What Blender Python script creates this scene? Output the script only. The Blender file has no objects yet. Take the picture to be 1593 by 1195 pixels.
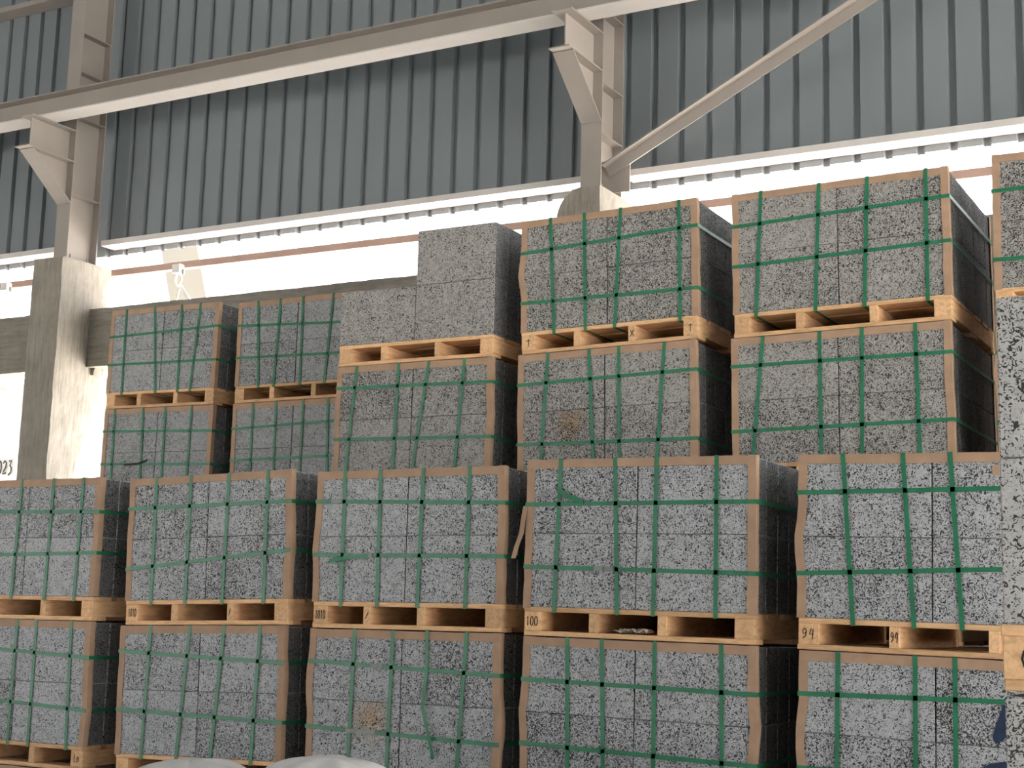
import bpy, math, random
from mathutils import Vector, Matrix, noise

# ------------------------------------------------------------------ camera, sky, exposure
scene = bpy.context.scene
COL = scene.collection
PI = math.pi
CAM_H = 1.6776
PITCH, YAW, ROLL = math.radians(8.9805), math.radians(29.263), math.radians(1.5726)
FOCAL_PX = 2280.8

cam_data = bpy.data.cameras.new('camera')
cam = bpy.data.objects.new('camera', cam_data)
COL.objects.link(cam)
fw = Vector((-math.sin(YAW) * math.cos(PITCH), math.cos(YAW) * math.cos(PITCH), math.sin(PITCH)))
rt = Vector((math.cos(YAW), math.sin(YAW), 0))
up = rt.cross(fw)
r2 = rt * math.cos(ROLL) + up * math.sin(ROLL)
u2 = up * math.cos(ROLL) - rt * math.sin(ROLL)
m = Matrix((r2, u2, -fw)).transposed().to_4x4()
m.translation = Vector((0, 0, CAM_H))
cam.matrix_world = m
cam_data.sensor_width = 36.0
cam_data.lens = 36.0 * FOCAL_PX / 1593.0
cam_data.clip_end = 500
scene.camera = cam

SKY_STRENGTH = 1.0
world = bpy.data.worlds.new('bright_overcast_sky')
scene.world = world
world.use_nodes = True
bg = world.node_tree.nodes['Background']
bg.inputs[0].default_value = (0.97, 0.985, 1.0, 1)
bg.inputs[1].default_value = SKY_STRENGTH

SUN_STRENGTH = 9.0
sun_data = bpy.data.lights.new('sun', 'SUN')
sun_data.energy = SUN_STRENGTH
sun_data.angle = math.radians(3.0)
sun_data.color = (1.0, 0.97, 0.93)
sun = bpy.data.objects.new('sun', sun_data)
COL.objects.link(sun)
sun.rotation_euler = Vector((0.35, 0.25, 0.9)).to_track_quat('Z', 'Y').to_euler()

scene.view_settings.view_transform = 'Standard'
scene.view_settings.look = 'None'
scene.view_settings.gamma = 1.0
scene.view_settings.use_curve_mapping = False
scene.view_settings.exposure = 2.68
scene.cycles.max_bounces = 10
scene.cycles.diffuse_bounces = 6

# ------------------------------------------------------------------ materials
def new_mat(name):
    mt = bpy.data.materials.new(name)
    mt.use_nodes = True
    nt = mt.node_tree
    b = nt.nodes['Principled BSDF']
    return mt, nt, b

def N(nt, kind, **kw):
    n = nt.nodes.new(kind)
    for k, v in kw.items():
        if k in n.inputs:
            n.inputs[k].default_value = v
        else:
            setattr(n, k, v)
    return n

def ramp(nt, stops):
    r = nt.nodes.new('ShaderNodeValToRGB')
    el = r.color_ramp.elements
    while len(el) < len(stops):
        el.new(0.5)
    for e, (p, c) in zip(el, stops):
        e.position = p
        e.color = (c[0], c[1], c[2], 1) if isinstance(c, (tuple, list)) else (c, c, c, 1)
    return r

def coords(nt, scale=(1, 1, 1), jitter=True):
    """object-space coordinates, shifted per object so no two pieces carry the same grain"""
    tc = nt.nodes.new('ShaderNodeTexCoord')
    mp = nt.nodes.new('ShaderNodeMapping')
    mp.inputs['Scale'].default_value = scale
    nt.links.new(tc.outputs['Object'], mp.inputs['Vector'])
    if jitter:
        oi = nt.nodes.new('ShaderNodeObjectInfo')
        ml = nt.nodes.new('ShaderNodeVectorMath')
        ml.operation = 'MULTIPLY'
        ml.inputs[1].default_value = (37.0, 71.0, 53.0)
        nt.links.new(oi.outputs['Random'], ml.inputs[0])
        nt.links.new(ml.outputs[0], mp.inputs['Location'])
    return mp.outputs[0]

def granite(name, tint=(1.0, 1.0, 1.0), stain=None, sparse=0.0):
    mt, nt, b = new_mat(name)
    L = nt.links.new
    v = coords(nt)
    oi = nt.nodes.new('ShaderNodeObjectInfo')
    fleck = N(nt, 'ShaderNodeTexNoise', Scale=70.0, Detail=1.2, Roughness=0.5, Distortion=2.6)
    L(v, fleck.inputs['Vector'])
    big = N(nt, 'ShaderNodeTexNoise', Scale=6.0, Detail=2.0)
    L(v, big.inputs['Vector'])
    mot = N(nt, 'ShaderNodeTexNoise', Scale=30.0, Detail=3.0, Roughness=0.6, Distortion=0.8)
    L(v, mot.inputs['Vector'])
    # fleck density differs from block to block and drifts over a block
    a1 = N(nt, 'ShaderNodeMath', operation='MULTIPLY_ADD')
    L(oi.outputs['Random'], a1.inputs[0]); a1.inputs[1].default_value = 0.06; a1.inputs[2].default_value = -0.056 + sparse
    a2 = N(nt, 'ShaderNodeMath', operation='MULTIPLY_ADD')
    L(big.outputs['Fac'], a2.inputs[0]); a2.inputs[1].default_value = 0.13; a2.inputs[2].default_value = -0.065
    s1 = N(nt, 'ShaderNodeMath', operation='ADD'); L(fleck.outputs['Fac'], s1.inputs[0]); L(a1.outputs[0], s1.inputs[1])
    s2 = N(nt, 'ShaderNodeMath', operation='ADD'); L(s1.outputs[0], s2.inputs[0]); L(a2.outputs[0], s2.inputs[1])
    t = tint
    g = lambda q: (q * t[0], q * t[1], q * 1.015 * t[2])
    base = ramp(nt, [(0.375, g(0.035)), (0.418, g(0.10)), (0.462, g(0.52)), (0.51, g(0.47)), (0.60, g(0.39)), (0.68, g(0.49))])
    L(s2.outputs[0], base.inputs[0])
    tone = ramp(nt, [(0.3, 0.86), (0.7, 1.12)])
    L(mot.outputs['Fac'], tone.inputs[0])
    mix = N(nt, 'ShaderNodeMix', data_type='RGBA', blend_type='MULTIPLY')
    mix.inputs[0].default_value = 1.0
    L(base.outputs[0], mix.inputs[6]); L(tone.outputs[0], mix.inputs[7])
    out = mix.outputs[2]
    if stain:
        c, rad, col = stain
        tc = nt.nodes.new('ShaderNodeTexCoord')
        sub = N(nt, 'ShaderNodeVectorMath', operation='SUBTRACT'); sub.inputs[1].default_value = c
        L(tc.outputs['Object'], sub.inputs[0])
        ln = N(nt, 'ShaderNodeVectorMath', operation='LENGTH'); L(sub.outputs[0], ln.inputs[0])
        wob = N(nt, 'ShaderNodeMath', operation='MULTIPLY_ADD'); L(mot.outputs['Fac'], wob.inputs[0]); wob.inputs[1].default_value = 0.16; L(ln.outputs['Value'], wob.inputs[2])
        sr = ramp(nt, [(rad * 0.6, 1.0), (rad * 1.7, 0.0)])
        L(wob.outputs[0], sr.inputs[0])
        mu = N(nt, 'ShaderNodeMix', data_type='RGBA', blend_type='MULTIPLY')
        mu.inputs[7].default_value = (*col, 1)
        L(sr.outputs[0], mu.inputs[0]); L(out, mu.inputs[6])
        out = mu.outputs[2]
    L(out, b.inputs['Base Color'])
    b.inputs['Roughness'].default_value = 0.78
    bp = N(nt, 'ShaderNodeBump', Strength=0.25, Distance=0.004)
    L(fleck.outputs['Fac'], bp.inputs['Height']); L(bp.outputs[0], b.inputs['Normal'])
    return mt

def wood(name, scale, light=(0.84, 0.525, 0.285), dark=(0.63, 0.375, 0.19)):
    mt, nt, b = new_mat(name)
    L = nt.links.new
    v = coords(nt, scale)
    g = N(nt, 'ShaderNodeTexNoise', Scale=9.0, Detail=4.0, Roughness=0.6, Distortion=0.6)
    L(v, g.inputs['Vector'])
    r = ramp(nt, [(0.32, dark), (0.55, light), (0.8, (light[0] * 1.1, light[1] * 1.1, light[2] * 1.12))])
    L(g.outputs['Fac'], r.inputs[0])
    oi = nt.nodes.new('ShaderNodeObjectInfo')
    hv = N(nt, 'ShaderNodeHueSaturation')
    mr = N(nt, 'ShaderNodeMapRange'); mr.inputs[3].default_value = 0.78; mr.inputs[4].default_value = 1.12
    L(oi.outputs['Random'], mr.inputs[0]); L(mr.outputs[0], hv.inputs['Value'])
    L(r.outputs[0], hv.inputs['Color']); L(hv.outputs[0], b.inputs['Base Color'])
    b.inputs['Roughness'].default_value = 0.75
    return mt

def plain(name, col, rough=0.6, var=0.12, scale=6.0, stretch=(1, 1, 1), metal=0.0, bump=0.0, jitter=True):
    mt, nt, b = new_mat(name)
    L = nt.links.new
    v = coords(nt, stretch, jitter)
    n = N(nt, 'ShaderNodeTexNoise', Scale=scale, Detail=4.0, Roughness=0.6)
    L(v, n.inputs['Vector'])
    r = ramp(nt, [(0.3, tuple(c * (1 - var) for c in col)), (0.7, tuple(min(1, c * (1 + var)) for c in col))])
    L(n.outputs['Fac'], r.inputs[0]); L(r.outputs[0], b.inputs['Base Color'])
    b.inputs['Roughness'].default_value = rough
    b.inputs['Metallic'].default_value = metal
    if bump:
        bp = N(nt, 'ShaderNodeBump', Strength=bump, Distance=0.01)
        L(n.outputs['Fac'], bp.inputs['Height']); L(bp.outputs[0], b.inputs['Normal'])
    return mt

def concrete(name, col, stretch, scale=5.0):
    """board-marked concrete: streaks along the shuttering boards, pores, blotches"""
    mt, nt, b = new_mat(name)
    L = nt.links.new
    v = coords(nt, stretch, False)
    st = N(nt, 'ShaderNodeTexNoise', Scale=scale, Detail=5.0, Roughness=0.65)
    L(v, st.inputs['Vector'])
    v2 = coords(nt, (1, 1, 1), False)
    bl = N(nt, 'ShaderNodeTexNoise', Scale=4.5, Detail=5.0, Roughness=0.7)
    L(v2, bl.inputs['Vector'])
    r1 = ramp(nt, [(0.3, tuple(c * 0.74 for c in col)), (0.5, col), (0.72, tuple(c * 1.14 for c in col))])
    L(st.outputs['Fac'], r1.inputs[0])
    r2_ = ramp(nt, [(0.32, 0.72), (0.6, 1.0)])
    L(bl.outputs['Fac'], r2_.inputs[0])
    mu = N(nt, 'ShaderNodeMix', data_type='RGBA', blend_type='MULTIPLY')
    mu.inputs[0].default_value = 0.8
    L(r1.outputs[0], mu.inputs[6]); L(r2_.outputs[0], mu.inputs[7])
    L(mu.outputs[2], b.inputs['Base Color'])
    b.inputs['Roughness'].default_value = 0.9
    bp = N(nt, 'ShaderNodeBump', Strength=0.35, Distance=0.012)
    L(st.outputs['Fac'], bp.inputs['Height']); L(bp.outputs[0], b.inputs['Normal'])
    return mt

M = {}
M['granite'] = granite('speckled_granite', (1.07, 1.09, 1.13))  # front row lightened: its stronger light is put into the colour
M['granite_sawn_shaded'] = granite('sawn_granite_side_shaded', (0.42, 0.42, 0.425))  # sides darkened further, the shade of the gaps put into the stone colour
M['granite_warm'] = granite('speckled_granite_dusty_dimmed', (0.88, 0.845, 0.80))  # dusty warm tone, darkened further: this row's weaker light put into the colour
M['granite_pale'] = granite('speckled_granite_pale', (1.12, 1.10, 1.07), sparse=0.02)
M['granite_fine'] = granite('speckled_granite_fine', (0.86, 0.88, 0.91), sparse=0.025)
M['granite_rust_a'] = granite('granite_rust_stain', (1.07, 1.09, 1.13), stain=((0.10, 0.0, 0.26), 0.13, (0.95, 0.66, 0.40)))
M['granite_rust_b'] = granite('granite_mud_stain', (0.88, 0.845, 0.80), stain=((0.06, 0.0, 0.25), 0.12, (0.85, 0.60, 0.34)))
M['wood_x'] = wood('pallet_board', (1.2, 9, 9))
M['wood_y'] = wood('pallet_runner', (6, 1.2, 6))
M['card'] = plain('cardboard_edge', (0.435, 0.285, 0.192), 0.85, 0.12, 9.0)
M['strap'] = plain('green_plastic_strap', (0.019, 0.18, 0.088), 0.42, 0.2, 14.0)
M['seal'] = plain('strap_seal_metal', (0.24, 0.27, 0.25), 0.5, 0.15, 30.0)
M['ink'] = plain('marker_ink', (0.014, 0.011, 0.010), 0.8, 0.2, 30.0)
M['blue'] = plain('blue_spray_paint', (0.012, 0.03, 0.075), 0.7, 0.25, 40.0)
M['steel'] = plain('painted_steel', (0.325, 0.290, 0.264), 0.5, 0.05, 3.0)
M['girt'] = plain('painted_steel_lit', (0.64, 0.605, 0.585), 0.5, 0.05, 3.0)  # paler copy of the steel paint, light from below put into the colour
M['pink'] = plain('primer_rail', (0.45, 0.305, 0.255), 0.6, 0.08, 5.0)
M['sheet'] = plain('blue_grey_sheet', (0.205, 0.232, 0.252), 0.42, 0.05, 2.0, (1, 1, 0.25), jitter=False)
M['conc_v'] = concrete('shuttered_concrete_upright', (0.31, 0.28, 0.242), (9, 9, 0.7))
M['conc_h'] = concrete('shuttered_concrete_level', (0.26, 0.237, 0.205), (0.7, 4, 8))
M['floor'] = plain('dusty_concrete_floor', (0.52, 0.49, 0.45), 0.85, 0.15, 1.2)
M['yard'] = plain('sunlit_yard_ground', (0.62, 0.59, 0.54), 0.9, 0.12, 0.6)
M['roof'] = plain('roof_sheet', (0.20, 0.215, 0.225), 0.5, 0.05, 2.0)
M['render_white'] = plain('white_rough_render', (0.36, 0.362, 0.357), 0.9, 0.16, 9.0, bump=0.9)
M['cream'] = plain('cream_gantry_paint_shaded', (0.235, 0.205, 0.165), 0.5, 0.04, 2.0)  # cream darkened, the shade on the leg put into its colour
M['white'] = plain('white_webbing', (0.80, 0.79, 0.76), 0.7, 0.06, 20.0)
M['bag'] = plain('grey_white_woven_bag', (0.72, 0.695, 0.685), 0.75, 0.08, 8.0, bump=0.2)
M['paper'] = plain('torn_paper', (0.66, 0.62, 0.56), 0.9, 0.1, 30.0)

# ------------------------------------------------------------------ mesh helpers
class MB:
    def __init__(s):
        s.v = []; s.f = []
    def add(s, verts, faces):
        o = len(s.v)
        s.v += [tuple(p) for p in verts]
        s.f += [tuple(i + o for i in f) for f in faces]
        return s
    def box(s, x0, x1, y0, y1, z0, z1):
        return s.add([(x0, y0, z0), (x1, y0, z0), (x1, y1, z0), (x0, y1, z0), (x0, y0, z1), (x1, y0, z1), (x1, y1, z1), (x0, y1, z1)],
                     [(0, 3, 2, 1), (4, 5, 6, 7), (0, 1, 5, 4), (1, 2, 6, 5), (2, 3, 7, 6), (3, 0, 4, 7)])
    def sweep(s, rings, closed=True, caps=True):
        """skin a list of equal-length rings"""
        n = len(rings[0]); o = len(s.v)
        for r in rings:
            s.v += [tuple(p) for p in r]
        for i in range(len(rings) - 1):
            for j in range(n if closed else n - 1):
                k = (j + 1) % n
                s.f.append((o + i * n + j, o + i * n + k, o + (i + 1) * n + k, o + (i + 1) * n + j))
        if caps and closed:
            s.f.append(tuple(o + j for j in reversed(range(n))))
            s.f.append(tuple(o + (len(rings) - 1) * n + j for j in range(n)))
        return s
    def tube(s, pts, r, n=8):
        rings = []
        P = [Vector(p) for p in pts]
        for i, p in enumerate(P):
            d = (P[min(i + 1, len(P) - 1)] - P[max(i - 1, 0)]).normalized()
            a = d.orthogonal().normalized(); b_ = d.cross(a)
            rings.append([p + (a * math.cos(2 * PI * k / n) + b_ * math.sin(2 * PI * k / n)) * r for k in range(n)])
        return s.sweep(rings)
    def mesh(s, name, mat, smooth=False):
        me = bpy.data.meshes.new(name)
        me.from_pydata(s.v, [], s.f)
        me.materials.append(mat)
        me.update()
        import bmesh
        bm = bmesh.new(); bm.from_mesh(me)
        bmesh.ops.recalc_face_normals(bm, faces=bm.faces)
        bm.to_mesh(me); bm.free()
        if smooth:
            me.polygons.foreach_set('use_smooth', [True] * len(me.polygons))
        return me
    def build(s, name, mat, parent=None, loc=(0, 0, 0), smooth=False):
        return link(name, s.mesh(name, mat, smooth), parent, loc)

def link(name, me, parent=None, loc=(0, 0, 0)):
    o = bpy.data.objects.new(name, me)
    COL.objects.link(o)
    o.location = loc
    if parent is not None:
        o.parent = parent
    return o

def tag(o, label=None, cat=None, group=None, kind=None):
    if label: o['label'] = label
    if cat: o['category'] = cat
    if group: o['group'] = group
    if kind: o['kind'] = kind
    return o

def empty(name, loc=(0, 0, 0), parent=None):
    e = bpy.data.objects.new(name, None)
    e.empty_display_size = 0.1
    COL.objects.link(e)
    e.location = loc
    if parent is not None:
        e.parent = parent
    return e

def chamfer_box(w, d, h, c):
    """box centred on x, front at y=0, base at z=0, edges chamfered by c (26 faces)"""
    mb = MB()
    xs, ys, zs = (-w / 2, w / 2), (0, d), (0, h)
    vid = {}
    for i in (0, 1):
        for j in (0, 1):
            for k in (0, 1):
                sx, sy, sz = (1 - 2 * i), (1 - 2 * j), (1 - 2 * k)
                for a in range(3):
                    p = [xs[i] + sx * c, ys[j] + sy * c, zs[k] + sz * c]
                    p[a] = (xs[i], ys[j], zs[k])[a]
                    vid[i, j, k, a] = len(mb.v); mb.v.append(tuple(p))
    V = vid
    for s in (0, 1):
        mb.f.append((V[s, 0, 0, 0], V[s, 1, 0, 0], V[s, 1, 1, 0], V[s, 0, 1, 0]))
        mb.f.append((V[0, s, 0, 1], V[1, s, 0, 1], V[1, s, 1, 1], V[0, s, 1, 1]))
        mb.f.append((V[0, 0, s, 2], V[1, 0, s, 2], V[1, 1, s, 2], V[0, 1, s, 2]))
    for a in (0, 1):
        for b in (0, 1):
            mb.f.append((V[0, a, b, 1], V[1, a, b, 1], V[1, a, b, 2], V[0, a, b, 2]))
            mb.f.append((V[a, 0, b, 0], V[a, 1, b, 0], V[a, 1, b, 2], V[a, 0, b, 2]))
            mb.f.append((V[a, b, 0, 0], V[a, b, 1, 0], V[a, b, 1, 1], V[a, b, 0, 1]))
    for i in (0, 1):
        for j in (0, 1):
            for k in (0, 1):
                mb.f.append((V[i, j, k, 0], V[i, j, k, 1], V[i, j, k, 2]))
    return mb

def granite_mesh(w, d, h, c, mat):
    """flamed front and back faces, sawn side faces with gap shade painted in"""
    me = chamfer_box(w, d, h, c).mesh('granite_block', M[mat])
    me.materials.append(M['granite_sawn_shaded'])
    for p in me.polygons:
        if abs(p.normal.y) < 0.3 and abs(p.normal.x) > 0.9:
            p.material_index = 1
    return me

# handwriting: strokes in a unit box
GLYPH = {
    '0': [[(.5, 1), (.2, .85), (.1, .5), (.2, .12), (.5, 0), (.8, .15), (.9, .5), (.8, .85), (.5, 1)]],
    '1': [[(.3, .8), (.55, 1), (.5, 0)]],
    '2': [[(.1, .8), (.4, 1), (.8, .85), (.75, .55), (.35, .25), (.1, .02), (.9, .08)]],
    '3': [[(.15, .95), (.75, 1), (.45, .62), (.85, .45), (.75, .1), (.15, -.1)]],
    '4': [[(.45, 1), (.12, .42), (.85, .48)], [(.78, .95), (.62, -.05)]],
    '9': [[(.82, .78), (.5, 1), (.15, .8), (.25, .5), (.6, .52), (.82, .78), (.7, .3), (.2, .02)]],
    'T': [[(.0, .8), (1, .85)], [(.52, 1), (.48, 0)]],
    'X': [[(.05, .9), (.95, .1)], [(.9, .95), (.1, .05)]],
    '/': [[(.15, .1), (.85, .9)]],
    '-': [[(.1, .5), (.9, .55)]],
    'C': [[(.9, .95), (.4, .8), (.15, .45), (.4, .1), (.95, .05)]],
    'L': [[(.3, 1), (.22, .05), (.8, .1)]],
    'n': [[(.1, 0), (.15, .7), (.5, .75), (.6, .05)]],
}
def write(mb, text, x, z, cw, ch, y, lw, gap=0.2, thick=0.0006):
    """flat ink ribbons in the xz plane just proud of the face at y"""
    for i, c in enumerate(text):
        ox = x + i * cw * (1 + gap)
        for st in GLYPH[c]:
            pts = [Vector((ox + p[0] * cw, 0, z + p[1] * ch)) for p in st]
            L_, R_ = [], []
            for k, p in enumerate(pts):
                d = (pts[min(k + 1, len(pts) - 1)] - pts[max(k - 1, 0)]).normalized()
                nrm = Vector((-d.z, 0, d.x)) * lw / 2
                L_.append(p + nrm); R_.append(p - nrm)
            rings = [[(a.x, y - thick, a.z), (b.x, y - thick, b.z), (b.x, y, b.z), (a.x, y, a.z)] for a, b in zip(L_, R_)]
            mb.sweep(rings)
    return mb

# ------------------------------------------------------------------ the hall shell
X0, X1, YF, YB, ZR = -26.0, 12.0, -9.0, 9.9, 9.2
tag(MB().box(X0, X1, YF, YB, -0.2, 0).build('floor', M['floor']), 'dusty concrete floor of the storage hall', 'floor', kind='structure')
tag(MB().box(-140, 140, YF - 140, YF, -0.25, -0.03).build('yard_ground', M['yard']), 'pale open yard before the hall', 'ground', kind='structure')
tag(MB().box(-140, 140, YB, YB + 140, -0.25, -0.03).build('yard_ground', M['yard']), 'pale open yard behind the corrugated wall', 'ground', kind='structure')
tag(MB().box(X1, 140, YF, YB, -0.25, -0.03).build('yard_ground', M['yard']), 'pale open yard past the hall end', 'ground', kind='structure')
tag(MB().box(X0, X1, YF, YB + 0.4, ZR, ZR + 0.15).build('ceiling', M['roof']), 'metal sheet roof of the hall', 'ceiling', kind='structure')
tag(MB().box(X0 - 0.15, X0, YF, YB, 0, ZR).build('wall_left', M['sheet']), 'sheet metal end wall of the hall', 'wall', kind='structure')
tag(MB().box(X1, X1 + 0.15, YF, YB, 4.8, ZR).build('wall_right', M['sheet']), 'sheet metal end wall above the wide opening', 'wall', kind='structure')  # unseen; opening height below it set to shape the light
tag(MB().box(-11.0, X1, YF - 0.15, YF, 0, ZR).box(X0, -11.0, YF - 0.15, YF, 3.2, ZR).build('wall_front', M['sheet']), 'sheet metal wall of the long side facing the stacks', 'wall', kind='structure')  # unseen; closed and opened to set the light on the stacks
tag(MB().box(X0, -8.4, 9.56, 9.74, 0, 2.3).box(-8.4, 4.0, 9.56, 9.74, 0, 3.80).build('wall_light_block', M['conc_h']), 'unseen concrete infill added behind the stacks to block light', 'wall', kind='structure')  # unseen, added to keep outside light out of the stack gaps

# corrugated back wall: flats facing the hall, trapezoid grooves running outwards
PITCH_X, ANCH, WALL_Y, SHEET_Z = 0.2226, -3.449, 9.84, 4.905
prof = []
k0, k1 = int((X0 - ANCH) / PITCH_X) + 1, int((4.0 - ANCH) / PITCH_X)
for k in range(k0, k1):
    c = ANCH + k * PITCH_X
    prof += [(c - 0.030, WALL_Y), (c - 0.024, WALL_Y + 0.04), (c + 0.024, WALL_Y + 0.04), (c + 0.030, WALL_Y)]
mb = MB()
T = 0.0012
rings = []
for z in (SHEET_Z, 7.0, ZR):
    rings.append([(x, y, z) for x, y in prof] + [(x, y + T, z) for x, y in reversed(prof)])
mb.sweep(rings, caps=False)
n = len(prof)
for base in (0, 2 * 2 * n):
    for j in range(n - 1):
        mb.f.append((base + j, base + j + 1, base + 2 * n - 2 - j, base + 2 * n - 1 - j))
tag(mb.build('wall_back', M['sheet']), 'blue-grey corrugated metal sheet wall above the bright opening', 'wall', kind='structure')

# girts: C sections with the web level, lip flange facing the hall
def girt(name, x0, x1, z, label, mat='girt'):
    t = 0.003
    mb = MB()
    sec = [(9.66, z), (9.836, z), (9.836, z + 0.05), (9.836 - t, z + 0.05), (9.836 - t, z + t), (9.66 + t, z + t), (9.66 + t, z + 0.05), (9.66, z + 0.05)]
    mb.sweep([[(x, y, zz) for y, zz in sec] for x in (x0, x1)])
    return tag(mb.build(name, M[mat]), label, 'girt', kind='structure')
girt('trim_1', -20.0, -10.09, 4.955, 'pale metal girt along the sheet bottom, beyond the pillar')
girt('trim_2', -9.815, -4.66, 4.955, 'pale metal girt along the sheet bottom between both steel columns')
girt('trim_3', -4.50, 4.0, 4.955, 'pale metal girt along the sheet bottom past the diagonal brace')
girt('trim_4', -20.0, 4.0, 7.53, 'upper metal girt crossing the corrugated wall at its top', 'steel')

# primer-red rail across the opening (channel)
def rail(x0, x1, za, zb, label):
    mb = MB()
    t = 0.008
    rings = []
    for x, z in ((x0, za), (x1, zb)):
        sec = [(9.80, 0), (9.87, 0), (9.87, t), (9.80 + t, t), (9.80 + t, 0.062 - t), (9.87, 0.062 - t), (9.87, 0.062), (9.80, 0.062)]
        rings.append([(x, y, z + q) for y, q in sec])
    mb.sweep(rings)
    return tag(mb.build('channel_rail', M['pink']), label, 'rail')
rail(-20.0, -10.0, 4.72, 4.697, 'pinkish primer-painted rail crossing the gap beyond the tall concrete pillar')
rail(-9.99, 4.0, 4.697, 4.66, 'long pinkish primer-painted rail crossing the bright gap above the granite')

# ------------------------------------------------------------------ concrete frame
def rough_block(name, x0, x1, y0, y1, z0, z1, mat, amp, seg, shape=None, parent=None):
    """closed box with subdivided, uneven faces"""
    nx, ny, nz = seg
    mb = MB(); idx = {}
    def vert(i, j, k):
        key = (i, j, k)
        if key not in idx:
            p = Vector((x0 + (x1 - x0) * i / nx, y0 + (y1 - y0) * j / ny, z0 + (z1 - z0) * k / nz))
            q = p * 4.0
            d = Vector((noise.noise(q), noise.noise(q + Vector((9, 3, 1))), noise.noise(q + Vector((2, 8, 5)))))
            d += 0.6 * Vector((noise.noise(q * 4), noise.noise(q * 4 + Vector((9, 3, 1))), noise.noise(q * 4 + Vector((2, 8, 5)))))
            p = p + d * amp
            if shape: p = shape(p)
            idx[key] = len(mb.v); mb.v.append(tuple(p))
        return idx[key]
    for i in range(nx):
        for k in range(nz):
            for j in (0, ny): mb.f.append((vert(i, j, k), vert(i + 1, j, k), vert(i + 1, j, k + 1), vert(i, j, k + 1)))
    for j in range(ny):
        for k in range(nz):
            for i in (0, nx): mb.f.append((vert(i, j, k), vert(i, j + 1, k), vert(i, j + 1, k + 1), vert(i, j, k + 1)))
    for i in range(nx):
        for j in range(ny):
            for k in (0, nz): mb.f.append((vert(i, j, k), vert(i + 1, j, k), vert(i + 1, j + 1, k), vert(i, j + 1, k)))
    return mb.build(name, M[mat], parent)

col_a = rough_block('concrete_column', -10.11, -9.75, 9.15, 9.75, 0, 4.735, 'conc_v', 0.006, (8, 12, 90))
tag(col_a, 'tall board-marked concrete pillar standing clear beside the bright opening', 'pillar', kind='structure')
def broken_top(p):
    # the corner towards the far end is knocked off and rounded
    x, y, z = p
    cx, cz, rx, rz = -4.60, 4.50, 0.20, 0.25
    if x < cx and z > cz:
        u, w = (cx - x) / rx, (z - cz) / rz
        d = math.hypot(u, w)
        mx = max(u, w)
        if d > 1e-6:
            s = min(1.0, 1.0 / d * max(0.0, 1.0)) if d > 1 else 1.0
            x, z = cx - u * s * rx, cz + w * s * rz
    return Vector((x, y, z))
col_b = rough_block('concrete_column', -4.80, -4.45, 9.15, 9.76, 0, 4.745, 'conc_v', 0.012, (10, 14, 100), broken_top)
tag(col_b, 'chipped concrete pillar top showing just behind the strapped granite', 'pillar', kind='structure')
for xa, xb, lab in ((-20.0, -10.09, 'grey concrete beam running off beyond the tall pillar'),
                    (-9.77, -4.78, 'concrete beam along the opening between both pillars'),
                    (-4.47, 4.0, 'concrete beam hidden behind the tall granite stacks')):
    bm_ = rough_block('concrete_beam', xa, xb, 9.52, 9.75, 3.79, 4.325, 'conc_h', 0.006, (max(8, int((xb - xa) * 14)), 4, 9))
    tag(bm_, lab, 'beam', kind='structure')
# broken bit of concrete hanging at the beam joint
chip = rough_block('concrete_lump', -9.765, -9.715, 9.60, 9.70, 3.725, 3.80, 'conc_v', 0.022, (4, 5, 4))
tag(chip, 'chipped concrete lump hanging under the beam joint', 'lump', kind='structure')

# ------------------------------------------------------------------ steel columns, crane beam, brace
def steel_column(xc, label, stiff):
    W_, t, yf, yb, zb, zt = 0.165, 0.010, 9.28, 9.645, 4.76, ZR
    root = empty('steel_column', (xc, yf, zb))
    tag(root, label, 'steel column', 'steel columns along the corrugated wall')
    m_ = M['steel']
    L0 = lambda mb, nm, par=root: mb.build(nm, m_, par)
    hgt = zt - zb
    L0(MB().box(-W_ / 2, W_ / 2, 0, t, 0, hgt), 'front_flange')
    L0(MB().box(-W_ / 2, W_ / 2, yb - yf - t, yb - yf, 0, hgt), 'back_flange')
    L0(MB().box(-0.004, 0.004, t, yb - yf - t, 0, hgt), 'web')
    for z in stiff:
        for s in (-1, 1):
            a, b = sorted((s * 0.004, s * W_ / 2))
            L0(MB().box(a, b, t, yb - yf - t, z - zb - 0.005, z - zb + 0.005), 'stiffener_plate')
    L0(MB().box(-W_ / 2 - 0.04, W_ / 2 + 0.04, -0.06, yb - yf + 0.06, -0.012, 0.0), 'base_plate')
    for s in (-1, 1):
        for y in (0.07, yb - yf - 0.09):
            L0(MB().tube([(s * 0.055, y, -0.02), (s * 0.055, y, 0.055)], 0.007, 8), 'anchor_bolt')
    # bracket carrying the crane beam
    zt_, zl, zh = 5.955 - zb, 5.66 - zb, 5.29 - zb
    yo, yl = 8.825 - yf, 8.80 - yf
    web = MB()
    poly = [(0, zh), (yo, zl), (yo, zt_ - 0.008), (0, zt_ - 0.008)]
    web.sweep([[(x, y, z) for y, z in poly] for x in (-0.005, 0.005)])
    br = web.build('bracket', m_, root)
    L0(MB().box(-W_ / 2, W_ / 2, 8.76 - yf, 0, zt_ - 0.008, zt_), 'top_plate', br)
    L0(MB().box(-W_ / 2, W_ / 2, 8.735 - yf, 0, zl - 0.005, zl + 0.005), 'lower_plate', br)
    d = Vector((0, 0 - yo, zh - zl)).normalized()
    nrm = Vector((0, d.z, -d.y)) * 0.010
    a, b = Vector((0, yo - 0.02, zl - 0.005)), Vector((0, 0, zh - 0.012))
    L0(MB().sweep([[(x, p.y, p.z) for p in (a, b, b - nrm * -1, a - nrm * -1)] for x in (-W_ / 2, W_ / 2)]), 'haunch_flange', br)
    return root
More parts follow.
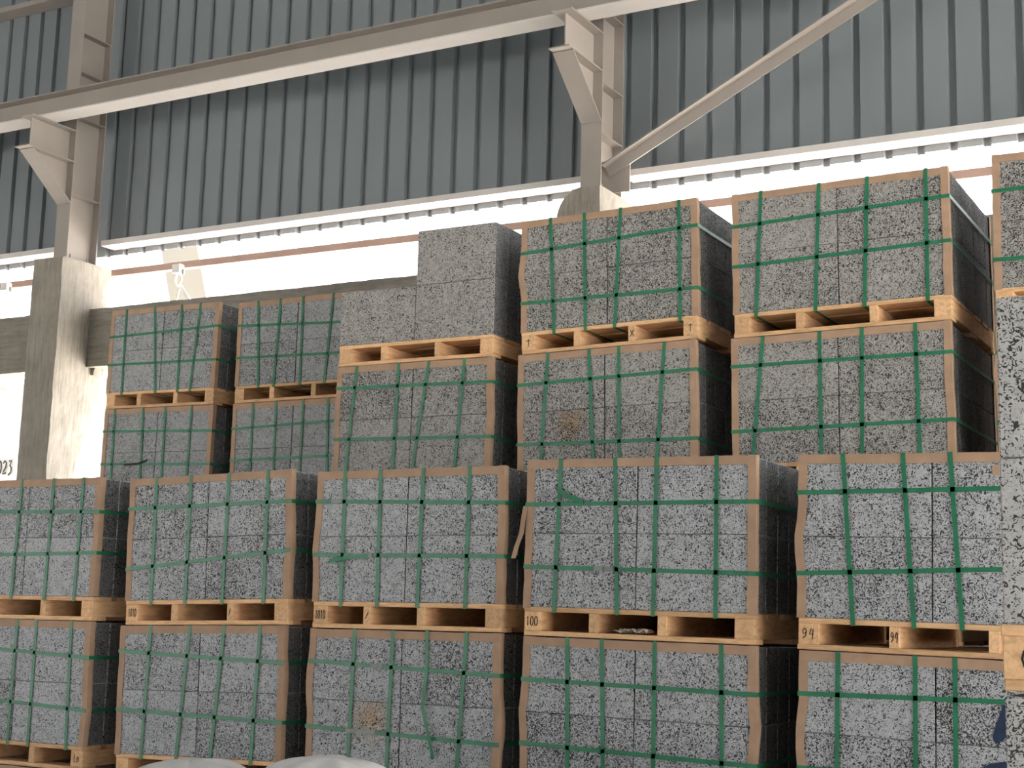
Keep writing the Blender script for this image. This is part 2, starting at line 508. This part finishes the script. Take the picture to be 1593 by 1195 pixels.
steel_column(-9.925, 'beige steel column on the tall concrete pillar, bracket holding the beam', (6.9, 6.527, 6.094, 5.357))
steel_column(-4.59, 'beige steel column where the diagonal brace begins', (6.145, 5.577, 5.186, 6.75))

cb = empty('crane_beam', (0, 8.95, 5.958))
tag(cb, 'long beige crane beam resting on the column brackets', 'crane beam')
xa, xb = -20.0, 6.0
MB().box(xa, xb, -0.10, 0.10, 0, 0.012).build('bottom_flange', M['girt'], cb)  # paler than the web: its lit underside is put into the colour
MB().box(xa, xb, -0.005, 0.005, 0.012, 0.188).build('web', M['steel'], cb)
MB().box(xa, xb, -0.10, 0.10, 0.188, 0.2).build('top_flange', M['steel'], cb)
MB().box(xa, xb, -0.018, 0.018, 0.2, 0.235).build('crane_rail', M['steel'], cb)

# brace: angle section rising from the gusset plate
br = empty('diagonal_brace', (-4.53, 9.44, 4.93))
tag(br, 'beige angle-iron brace slanting up across the corrugated wall', 'brace')
dv = Vector((1.96, 0, 0.985)).normalized()
nv = Vector((-dv.z, 0, dv.x))
sec = [(-0.045, 0.0), (0.045, 0.0), (0.045, -0.075), (0.037, -0.075), (0.037, -0.008), (-0.045, -0.008)]
rg = []
for s in (0.0, 6.6):
    rg.append([tuple(dv * s + nv * q[0] + Vector((0, q[1], 0))) for q in sec])
MB().sweep(rg).build('angle_bar', M['steel'], br)
MB().sweep([[(x - -4.53 + 0.0, y, z - 4.93) for x, z in ((-4.586, 4.772), (-4.355, 4.772), (-4.355, 5.02), (-4.586, 5.02))] for y in (0.012, 0.022)]).build('gusset_plate', M['steel'], br)

# clamp and white sling on the rail
def rail_clamp(x, z, sling, label):
    t = empty('rail_clamp', (x, 9.775, z))
    tag(t, label, 'clamp', 'clamps on the pinkish rail')
    MB().box(-0.05, 0.035, -0.04, 0.025, -0.035, 0.045).build('clamp_body', M['white'], t)
    MB().tube([(0.05, 0.0, 0.0), (0.05, 0.0, -0.05)], 0.012).build('bolt', M['seal'], t)
    if sling:
        pts = [(0.035 * math.cos(a), 0, -0.09 + 0.055 * math.sin(a)) for a in [2 * PI * i / 16 for i in range(17)]]
        MB().tube(pts, 0.008, 6).build('shackle', M['white'], t)
        for dx, wd in ((-0.12, 0.028), (0.22, 0.034)):
            a, b = Vector((0.0, 0.02, -0.14)), Vector((dx * 1.4, 0.06, -0.55))
            s = (b - a).normalized(); q = Vector((s.z, 0, -s.x)) * wd / 2
            MB().sweep([[tuple(p + q), tuple(p - q), tuple(p - q + Vector((0, .006, 0))), tuple(p + q + Vector((0, .006, 0)))] for p in (a, b)]).build('webbing_leg', M['white'], t)
rail_clamp(-8.945, 4.675, True, 'white clamp on the rail with a forked white sling')
rail_clamp(-11.136, 4.70, False, 'small white rail clamp seen beyond the tall concrete pillar')

# outside: rough white wall with a painted year, leg of an outdoor gantry
yw = empty('yard_wall', (-17.0, 13.0, 0))
tag(yw, 'rough white outdoor wall with black handwritten number', 'wall')
rough = rough_block('wall_body', -8.0, 6.0, 0, 0.25, -0.03, 4.4, 'render_white', 0.012, (60, 2, 24), parent=yw)
mb = MB(); write(mb, '2023', 2.215, 3.265, 0.074, 0.17, -0.022, 0.026, 0.25)
mb.build('painted_number', M['ink'], yw)
gl = empty('gantry_leg', (-11.2, 14.6, -0.03))
tag(gl, 'leaning cream leg of an outdoor gantry beyond the gap', 'gantry leg')
rg = []
for z in (0.0, 11.0):
    cx_ = -0.3 * z
    rg.append([(cx_ - 0.31, -0.3, z), (cx_ + 0.31, -0.3, z), (cx_ + 0.31, 0.3, z), (cx_ - 0.31, 0.3, z)])
MB().sweep(rg).build('leg_box_section', M['cream'], gl)

# ------------------------------------------------------------------ granite packs
DECK, RUN, BOT = 0.022, 0.085, 0.022
PAL = DECK + RUN + BOT
DEPTH, NB = 1.05, 7

def stroke_ribbon(mb, pts, w, th):
    """strap of width w along pts; pts = (position, outward normal, width direction)"""
    rings = []
    for p, nrm, wd in pts:
        p, nrm, wd = Vector(p), Vector(nrm), Vector(wd)
        rings.append([tuple(p + wd * w / 2), tuple(p - wd * w / 2), tuple(p - wd * w / 2 + nrm * th), tuple(p + wd * w / 2 + nrm * th)])
    mb.sweep(rings)

def h_strap(parent, W, zl, zr, name='strap'):
    e, w, th = 0.006, 0.019, 0.0016
    up_ = (0, 0, 1); s = 0.70710678
    zc = [(-W / 2 - e, -e, zl, (-s, -s, 0)), (W / 2 + e, -e, zr, (s, -s, 0)), (W / 2 + e, DEPTH + e, zr, (s, s, 0)), (-W / 2 - e, DEPTH + e, zl, (-s, s, 0)), (-W / 2 - e, -e, zl, (-s, -s, 0))]
    mb = MB()
    stroke_ribbon(mb, [((x, y, z), nn, up_) for x, y, z, nn in zc], w, th)
    return mb.build(name, M['strap'], parent)

def v_strap(parent, xt, xb, h, name='strap'):
    e, w, th = 0.006, 0.019, 0.0016
    zt, zb = h - 0.003, BOT + RUN - 0.002
    s = 0.70710678
    q = (1, 0, 0)
    pts = [((xb, -e, zb), (0, -s, -s), q), ((xt, -e, zt), (0, -s, s), q), ((xt, DEPTH + e, zt), (0, s, s), q), ((xb, DEPTH + e, zb), (0, s, -s), q), ((xb, -e, zb), (0, -s, -s), q)]
    mb = MB()
    stroke_ribbon(mb, pts, w, th)
    return mb.build(name, M['strap'], parent)

def corner_card(parent, x, sx, y, sy, z0, z1, rng, kink=0.0, wid=0.034, name='edge_protector'):
    """upright folded-card angle at a corner; sx, sy point outwards"""
    th, nseg = 0.0035, 10
    kz = rng.uniform(0.3, 0.65)
    rings = []
    for i in range(nseg + 1):
        f = i / nseg
        z = z0 + (z1 - z0) * f
        bow = kink * max(0.0, 1 - abs(f - kz) / 0.22) + rng.uniform(-0.0015, 0.003)
        o = 0.0012 + max(0.0, bow)
        tw = rng.uniform(-0.002, 0.002)
        xo, yo = x + sx * (o + th), y + sy * (0.0008 + th)
        xi, yi = x + sx * o, y + sy * 0.0008
        wf = wid + tw
        rings.append([(xo, yo, z), (xo - sx * (wf + th), yo, z), (xo - sx * (wf + th), yi, z), (xi, yi, z), (xi, y - sy * wf, z), (xo, y - sy * wf, z)])
    mb = MB(); mb.sweep(rings)
    return mb.build(name, M['card'], parent)

def top_card(parent, W, y, sy, ztop, rng, wid=0.036):
    th, nseg = 0.0035, 9
    rings = []
    for i in range(nseg + 1):
        x = -W / 2 + 0.002 + (W - 0.004) * i / nseg
        dz = rng.uniform(-0.0015, 0.0015)
        yo, yi = y + sy * (0.0044 + th * 0.2), y + sy * 0.0044 - sy * 0.003
        zo = ztop + 0.004 + dz
        rings.append([(x, yo, zo), (x, yo, zo - wid - th + rng.uniform(-0.002, 0.002)), (x, yi, zo - wid - th), (x, yi, zo - th), (x, y - sy * wid, zo - th), (x, y - sy * wid, zo)])
    mb = MB(); mb.sweep(rings)
    return mb.build('top_edge_protector', M['card'], parent)

def pallet_boards(parent, W, rng, full=True, inner=(0.315, 0.655)):
    """runners front to back, deck and bottom boards across; returns runner face spans"""
    nd = 6 if full else 3
    bw = DEPTH / (nd + (nd - 1) * 0.28)
    dk = chamfer_box(W - 0.004, bw, DECK, 0.002).mesh('deck_board', M['wood_x'])
    for i in range(nd):
        y = i * (DEPTH - bw) / (nd - 1)
        link('deck_board', dk, parent, (rng.uniform(-.004, .004), y, BOT + RUN))
    bt = chamfer_box(W - 0.004, 0.11, BOT, 0.002).mesh('bottom_board', M['wood_x'])
    for y in (0.0, DEPTH / 2 - 0.055, DEPTH - 0.11):
        link('bottom_board', bt, parent, (rng.uniform(-.004, .004), y, 0))
    spans = []
    ro = chamfer_box(0.086, DEPTH - 0.004, RUN, 0.002).mesh('runner', M['wood_y'])
    ri = chamfer_box(0.043, DEPTH - 0.004, RUN, 0.002).mesh('runner', M['wood_y'])
    for x, mm, w in ((-W / 2 + 0.045, ro, .086), (-W / 2 + inner[0] * W, ri, .043), (-W / 2 + inner[1] * W, ri, .043), (W / 2 - 0.045, ro, .086)):
        x += rng.uniform(-.003, .003)
        link('runner', mm, parent, (x, 0.002, BOT))
        spans.append((x, w))
    return spans

def pack(key, W, h, loc, slope, label, group, vs=(), hs=(), seed=0, full=True, mat='granite', kinks=(0.0, 0.0), cards=True, marks=(), inner=(0.315, 0.655), special=None):
    rng = random.Random(seed)
    root = empty('granite_pack', loc)
    root.rotation_euler = (0, -math.atan(slope), 0)
    tag(root, label, 'granite pack', group)
    pal = empty('pallet', (0, 0, 0), root)
    spans = pallet_boards(pal, W, rng, full, inner)
    for i, text, size in marks:
        x, w = spans[i]
        mb = MB()
        n_ = len(text); cw = size / (n_ * 1.25)
        write(mb, text, x - (n_ * 1.2 - 0.2) * cw / 2 + rng.uniform(-.004, .004), BOT + 0.022, cw, 0.042, 0.0015, 0.0042)
        mb.build('ink_mark', M['ink'], pal)
    # blocks: two across, two high, several deep
    sh = h - PAL - 0.010
    hb, wb = sh / 2, W / 2 - 0.004
    nb = NB if full else 2
    db = DEPTH / nb
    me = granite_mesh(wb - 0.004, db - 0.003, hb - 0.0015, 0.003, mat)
    alt = {}
    for k in range(nb):
        for i in (0, 1):
            for j in (0, 1):
                mm = me
                if k == 0 and special and (i, j) in special:
                    nm = special[i, j]
                    if nm not in alt:
                        alt[nm] = me.copy(); alt[nm].materials[0] = M[nm]
                    mm = alt[nm]
                dy = rng.uniform(0, 0.0025)
                link('granite_block', mm, root, ((i - 0.5) * (wb + 0.0005) + rng.uniform(-.0008, .0008), k * db + dy, PAL + 0.001 + j * hb))
    if cards:
        z0 = PAL - rng.uniform(-0.005, 0.012)
        for c_i, sx in ((0, -1), (1, 1)):
            corner_card(root, sx * (W / 2 - 0.003), sx, 0.0, -1, z0, h - 0.003, rng, kinks[c_i])
        top_card(root, W, 0.0, -1, h - 0.009, rng)
        if full:
            for sx in (-1, 1):
                corner_card(root, sx * (W / 2 - 0.003), sx, DEPTH, 1, z0, h - 0.003, rng, 0)
            top_card(root, W, DEPTH, 1, h - 0.009, rng)
    for xt, xb in vs: v_strap(root, xt, xb, h)
    for zl, zr in hs: h_strap(root, W, zl, zr)
    return root

F, B, C_ = 5.951, 7.247, 8.40
GF, GB, GC = 'strapped granite packs in the front row', 'strapped granite packs in the tall middle row', 'strapped granite packs by the concrete beam'
STACK = {  # y of the face, x of the far edge, width, slope, levels seen
    'F1': (F, -7.01, 1.10, .004), 'F2': (F, -5.67, 1.09, .028), 'F3': (F, -4.43, 1.075, .006), 'F4': (F, -3.24, 1.105, -.008), 'F5': (F, -1.95, 1.10, -.015),
    'B3': (B, -5.29, 1.095, 0.0), 'B4': (B, -4.005, 1.085, .02), 'B5': (B, -2.717, 1.14, .015), 'B6': (B, -1.37, 1.10, 0.0),
    'C1': (C_, -8.36, 1.09, -.01), 'C2': (C_, -7.065, 1.10, .003)}
P = {}
def seen(stack, z0, z1, label, group, **kw):
    y, xl, W, sl = STACK[stack]
    tag_ = stack + ('%.2f' % z0)
    P[tag_] = pack(stack, W, z1 - z0, (xl + W / 2, y, z0), sl, label, group, seed=hash_id(tag_), **kw)
    return P[tag_]
def hash_id(s):
    return sum((i + 1) * ord(c) for i, c in enumerate(s))

seen('F1', 1.586, 2.373, 'upper granite pack of the front stack standing before the tall concrete pillar', GF,
     vs=((-.31, -.33), (-.057, -.079), (.192, .182), (.422, .408)), hs=((.606, .593), (.353, .368)), kinks=(0, .006))
seen('F1', .79, 1.586, 'lower granite pack of the front stack standing before the tall concrete pillar', GF,
     vs=((-.35, -.36), (-.009, -.017), (.142, .141), (.407, .428)), hs=((.64, .599), (.361, .318)), kinks=(0, .012), marks=((3, 'Ln', .05),))
seen('F2', 1.588, 2.374, 'upper front-row pack with one steeply slanting lower strap, second stack along', GF,
     vs=((-.358, -.364), (-.116, -.128), (.14, .121), (.397, .388)), hs=((.62, .619), (.295, .372)), kinks=(.004, .012), marks=((0, '1010', .062), (2, '/', .02)))
seen('F2', .79, 1.588, 'lower front-row pack behind the pale domed bags, second stack along', GF,
     vs=((-.332, -.364), (-.062, -.126), (.166, .099), (.398, .361)), hs=((.661, .609), (.357, .318)), kinks=(.006, .01))
p = seen('F3', 1.597, 2.372, 'upper front-row pack with a cut strap end poking out, pallet marked 1010', GF,
     vs=((-.369, -.368), (-.157, -.154), (.09, .077), (.35, .342)), hs=((.623, .597), (.358, .348)), kinks=(.014, .006), marks=((0, '1010', .066), (1, '/', .03)), inner=(.30, .585))
MB().box(-.445 + .0, -.38, -.011, -.0078, .612, .634).build('strap_seal', M['seal'], p)
MB().box(-.30, -.19, -.011, -.0078, .344, .366).build('strap_seal', M['seal'], p)
mb = MB(); stroke_ribbon(mb, [((-.20, -.009, .352), (0, -1, 0), (0, 0, 1)), ((-.32, -.014, .345), (0, -1, 0), (0, 0, 1)), ((-.43, -.03, .325), (0, -1, 0), (0, 0, 1))], .02, .0016)
mb.build('strap_tail', M['strap'], p)
p = seen('F3', .79, 1.597, 'lower front-row pack with a rust-stained block and a slack dangling strap', GF,
     vs=((-.27, -.286), (-.049, -.062), (.362, .321)), hs=((.646, .611), (.332, .302)), kinks=(.016, .022), special={(0, 0): 'granite_rust_a'})
mb = MB()
pts = [(.146, -.007, .81), (.147, -.008, .60), (.140, -.011, .52), (.142, -.02, .45), (.160, -.026, .39), (.182, -.024, .32), (.198, -.018, .25), (.20, -.014, .22)]
stroke_ribbon(mb, [(q, (0, -1, 0), (1, 0, 0)) for q in pts], .018, .0016)
mb.build('slack_strap', M['strap'], p)
MB().box(-.175, -.10, -.011, -.0078, .622, .643).build('strap_seal', M['seal'], p)
MB().box(-.30, -.13, -.011, -.0078, .312, .333).build('strap_seal', M['seal'], p)
p = seen('F4', 1.588, 2.393, 'upper front-row pack with a torn card flap, pallet marked 100', GF,
     vs=((-.382, -.397), (-.109, -.083), (.094, .089), (.375, .378)), hs=((.594, .602), (.31, .297)), kinks=(.002, .003), marks=((0, '100', .066),), inner=(.315, .615))
MB().box(-.20, -.155, -.011, -.0078, .295, .318).build('strap_seal', M['seal'], p)
MB().box(-.15, -.105, -.011, -.0078, .293, .316).build('strap_seal', M['seal'], p)
mb = MB(); stroke_ribbon(mb, [((-.385, -.010, .66), (0, -1, 0), (.5, 0, .86)), ((-.34, -.022, .63), (0, -1, 0), (.3, 0, .95)), ((-.26, -.013, .603), (0, -1, 0), (0, 0, 1))], .024, .0016)
mb.build('strap_tail', M['strap'], p)
mb = MB(); rg = []
for x, y, z in ((-.560, -.004, .585), (-.568, -.010, .52), (-.572, -.014, .46), (-.592, -.020, .40), (-.606, -.022, .345)):
    rg.append([(x - .012, y, z), (x + .014, y - .003, z), (x + .014, y, z + .003), (x - .012, y + .003, z + .003)])
mb.sweep(rg); mb.build('torn_card_flap', M['card'], p)
seen('F4', .79, 1.588, 'lower front-row pack under the pallet marked 100', GF,
     vs=((-.331, -.31), (-.16, -.135), (.094, .098), (.4, .412)), hs=((.602, .594), (.32, .303)), kinks=(.014, .014))
p = seen('F5', 1.566, 2.376, 'upper front-row pack on the pallet marked 94', GF,
     vs=((-.363, -.316), (-.116, -.07), (.073, .118), (.36, .38)), hs=((.646, .666), (.31, .358)), kinks=(.016, 0), marks=((0, '94', .062), (1, '94', .036)), inner=(.365, .715))
MB().box(.236, .275, -.004, -.001, .715, .752).build('card_scrap', M['card'], p)
p = seen('F5', .78, 1.566, 'lower front-row pack with dark blue paint, under the pallet marked 94', GF,
     vs=((-.39, -.39), (-.078, -.074), (.077, .081), (.36, .36)), hs=((.607, .633), (.31, .33)), kinks=(.016, 0))
mb = MB()
blob = [(.261, .622), (.305, .628), (.306, .574), (.286, .524), (.257, .482), (.228, .465), (.216, .49), (.233, .546), (.247, .583)]
mb.sweep([[(x, y, z) for x, z in blob] for y in (-.0015, -.0005)])
blob = [(.163, .365), (.207, .391), (.295, .409), (.36, .40), (.36, .355), (.25, .345), (.18, .350)]
mb.sweep([[(x, y, z) for x, z in blob] for y in (-.0015, -.0005)])
mb.build('blue_paint_stroke', M['blue'], p)

seen('B3', 2.37, 3.162, 'strapped pack carrying the pallet of loose granite blocks', GB, mat='granite_warm',
     vs=((-.402, -.46), (-.098, -.116), (.117, .019), (.363, .313)), hs=((.656, .642), (.341, .322)), kinks=(.006, .01))
seen('B4', 3.168, 3.957, 'topmost strapped pack before the chipped pillar, pallet marked T', GB, mat='granite_warm',
     vs=((-.355, -.329), (-.139, -.131), (.088, .05), (.44, .441)), hs=((.594, .629), (.298, .28)), kinks=(.022, .002), marks=((0, 'T', .03), (2, 'X', .03), (3, 'T', .03)), inner=(.33, .64))
seen('B4', 2.37, 3.168, 'mud-stained strapped pack under the pallet marked T', GB, mat='granite_warm',
     vs=((-.35, -.399), (-.093, -.064), (.091, .091), (.364, .31)), hs=((.62, .631), (.277, .257)), special={(0, 0): 'granite_rust_b'}, kinks=(.004, .004))
seen('B5', 3.174, 3.965, 'topmost strapped pack of the tall stack beside the chipped pillar stack', GB, mat='granite_warm',
     vs=((-.408, -.443), (-.09, -.122), (.165, .135), (.463, .454)), hs=((.606, .632), (.386, .402)), kinks=(.003, .003))
seen('B5', 2.37, 3.174, 'second pack down in the tall stack above the pallet marked 100', GB, mat='granite_warm',
     vs=((-.395, -.465), (-.091, -.094), (.13, .114), (.399, .403)), hs=((.649, .642), (.302, .306)), kinks=(.003, .003))
seen('B6', 3.19, 4.0, 'topmost pack cut by the frame edge, above the pale nearby stone', GB, mat='granite_warm',
     vs=((-.36, -.36), (-.09, -.09), (.10, .10), (.38, .38)), hs=((.621, .621), (.274, .254)))
seen('B6', 2.37, 3.19, 'pack showing only a card corner behind the pale nearby stone', GB, mat='granite_warm',
     vs=((-.36, -.36), (-.09, -.09), (.10, .10), (.38, .38)), hs=((.63, .63), (.29, .28)), kinks=(.012, 0))
seen('C1', 3.188, 3.976, 'topmost small pack beside the tall concrete pillar', GC, mat='granite_fine',
     vs=((-.391, -.382), (-.099, -.034), (.179, .187), (.365, .311)), hs=((.57, .599), (.349, .34)), kinks=(.003, .003))
p = seen('C1', 2.37, 3.188, 'far pack under the topmost one beside the tall concrete pillar', GC, mat='granite_fine',
     vs=((-.442, -.434), (-.148, -.132), (.076, .084), (.336, .328)), hs=((.639, .618), (.382, .368)))
mb = MB(); stroke_ribbon(mb, [((x, -.012, z), (0, -1, 0), (0, 0, 1)) for x, z in ((-.30, .374), (-.258, .374), (-.159, .380), (-.114, .389), (-.063, .408))], .015, .002)
mb.build('loose_black_band', M['ink'], p)
seen('C2', 3.18, 3.944, 'topmost far pack partly hidden by the loose granite blocks', GC, mat='granite_fine',
     vs=((-.368, -.331), (-.159, -.189), (.047, .049), (.319, .267)), hs=((.586, .536), (.34, .316)))
seen('C2', 2.37, 3.18, 'lower far pack partly hidden by the pack with loose blocks on top', GC, mat='granite_fine',
     vs=((-.364, -.366), (-.152, -.151), (.094, .086), (.311, .334)), hs=((.617, .645), (.383, .393)))

# packs low in the stacks that carry the ones above
HID = 'supporting granite packs low in the stacks'
for s, n_, ztop in (('F1', 1, .79), ('F2', 1, .79), ('F3', 1, .79), ('F4', 1, .79), ('F5', 1, .78), ('B3', 3, 2.37), ('B4', 3, 2.37), ('B5', 3, 2.37), ('B6', 3, 2.37), ('C1', 3, 2.37), ('C2', 3, 2.37)):
    y, xl, W, sl = STACK[s]
    lift = abs(sl) * W / 2
    for k in range(n_):
        hh = (ztop - lift) / n_
        pack(s, W, hh, (xl + W / 2, y, lift + k * hh), sl, 'granite pack low in a stack, carrying the packs above it', HID, seed=k + 7 * hash_id(s), full=False,
             cards=(n_ == 1), hs=((.62, .62), (.33, .33)) if n_ == 1 else ())

# nearby pale stack at the frame edge
GN = 'pale granite packs standing nearby'
def near(z0, z1, lab, **kw):
    return pack('N', 1.1, z1 - z0, (-0.583 + 0.55, 3.05, z0), 0.0, lab, GN, mat='granite_pale', cards=False, **kw)
near(1.558, 2.361, 'nearby pale granite pack at the frame edge, upper of two', seed=51, vs=((-.33, -.33), (-.08, -.08), (.1, .1), (.36, .36)), marks=((0, 'C', .02),))
p = near(.78, 1.558, 'nearby pale granite pack at the frame edge, lower of two', seed=52, vs=((-.33, -.33), (-.08, -.08), (.1, .1), (.36, .36)))
pack('N', 1.1, .78, (-0.033, 3.05, 0), 0.0, 'granite pack low in a stack, carrying the packs above it', HID, seed=53, full=False, mat='granite_pale', cards=False)

# ------------------------------------------------------------------ loose blocks on their own pallet
W3 = 1.095
rng = random.Random(5)
lp = empty('pallet', (-5.29 + W3 / 2, B, 3.162))
tag(lp, 'wooden pallet under the loose unstrapped granite blocks', 'pallet')
pallet_boards(lp, W3, rng, True, (.30, .655))
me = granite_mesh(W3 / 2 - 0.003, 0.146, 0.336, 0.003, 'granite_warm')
GL = 'loose granite blocks on the pallet'
spots = [(0, 0, 0), (0, 0, 1)] + [(1, 0, k) for k in range(3)] + [(1, 1, k) for k in range(3)]
for i, j, k in spots:
    x = -5.29 + 0.25 * W3 + i * 0.5 * W3
    o = link('granite_block', me, None, (x + rng.uniform(-.001, .001), B + 0.002 + k * 0.149, 3.162 + PAL + 0.001 + j * 0.3375))
    if k == 0:
        lab = {(0, 0): 'loose granite block lying lowest, beside the far strapped pack', (1, 0): 'loose granite block directly under the one stacked on top', (1, 1): 'loose granite block on top, highest of the unstrapped ones'}[i, j]
    else:
        lab = {(0, 0, 1): 'loose granite block hidden behind the lowest front one', (1, 0, 1): 'second loose block deep in the lower course, showing its dark end',
               (1, 1, 1): 'second loose block deep on top, showing its dark end', (1, 0, 2): 'third loose block deep in the lower course, mostly hidden',
               (1, 1, 2): 'third loose block deep on top, mostly hidden'}[i, j, k]
    tag(o, lab, 'granite block', GL, 'thing')

# ------------------------------------------------------------------ small things and bags
mb = MB()
rr = random.Random(3)
nx_, ny_ = 9, 4
rg = []
for i in range(nx_ + 1):
    rg.append([(i * 0.018, j * 0.022 * (1 + .3 * rr.random()), 0.004 + rr.random() * 0.022) for j in range(ny_ + 1)])
top = [[(x, y, z + 0.0012) for x, y, z in r] for r in rg]
mb.sweep([a + list(reversed(b)) for a, b in zip(rg, top)])
tag(mb.build('paper_scrap', M['paper'], None, (-2.795, F + 0.012, 1.588 + BOT)), 'crumpled paper scrap lying in the pallet marked 100', 'paper')

def bulk_bag(x, y, zt, rad, seed, label):
    rings = []
    nseg, nz = 40, 34
    for k in range(nz + 1):
        f = k / nz
        # side wall then a domed, wrinkled top
        if f < 0.55:
            q = f / 0.55; z = zt * 0.80 * q; r = rad * (0.93 + 0.10 * math.sin(PI * q))
        else:
            q = (f - 0.55) / 0.45; a = q * PI / 2
            z = zt * (0.80 + 0.20 * math.sin(a)); r = rad * 0.93 * (max(0.0, math.cos(a)) ** 0.75) + 0.002
        ring = []
        for s in range(nseg):
            t = 2 * PI * s / nseg
            e = 1.0 / (abs(math.cos(t)) ** 4 + abs(math.sin(t)) ** 4) ** 0.25
            w = Vector((math.cos(t) * 2, math.sin(t) * 2, z * 4 + seed))
            rr_ = r * (e * 0.93) * (1 + 0.05 * noise.noise(w * 1.6))
            ring.append((rr_ * math.cos(t), rr_ * math.sin(t), z + (0.03 * noise.noise(w * 1.3) if k > 4 else 0) * min(1, r / rad * 1.5)))
        rings.append(ring)
    mb = MB(); mb.sweep(rings)
    return tag(mb.build('bulk_bag', M['bag'], None, (x, y, 0), True), label, 'bulk bag', 'pale bulk bags before the front row')
bulk_bag(-4.12, 4.75, 1.06, 0.34, 1.0, 'pale bulk bag with a pointed dome, before the second front stack')
bulk_bag(-3.42, 4.75, 1.12, 0.34, 6.0, 'pale bulk bag with a broad dome, before the rust-stained pack')
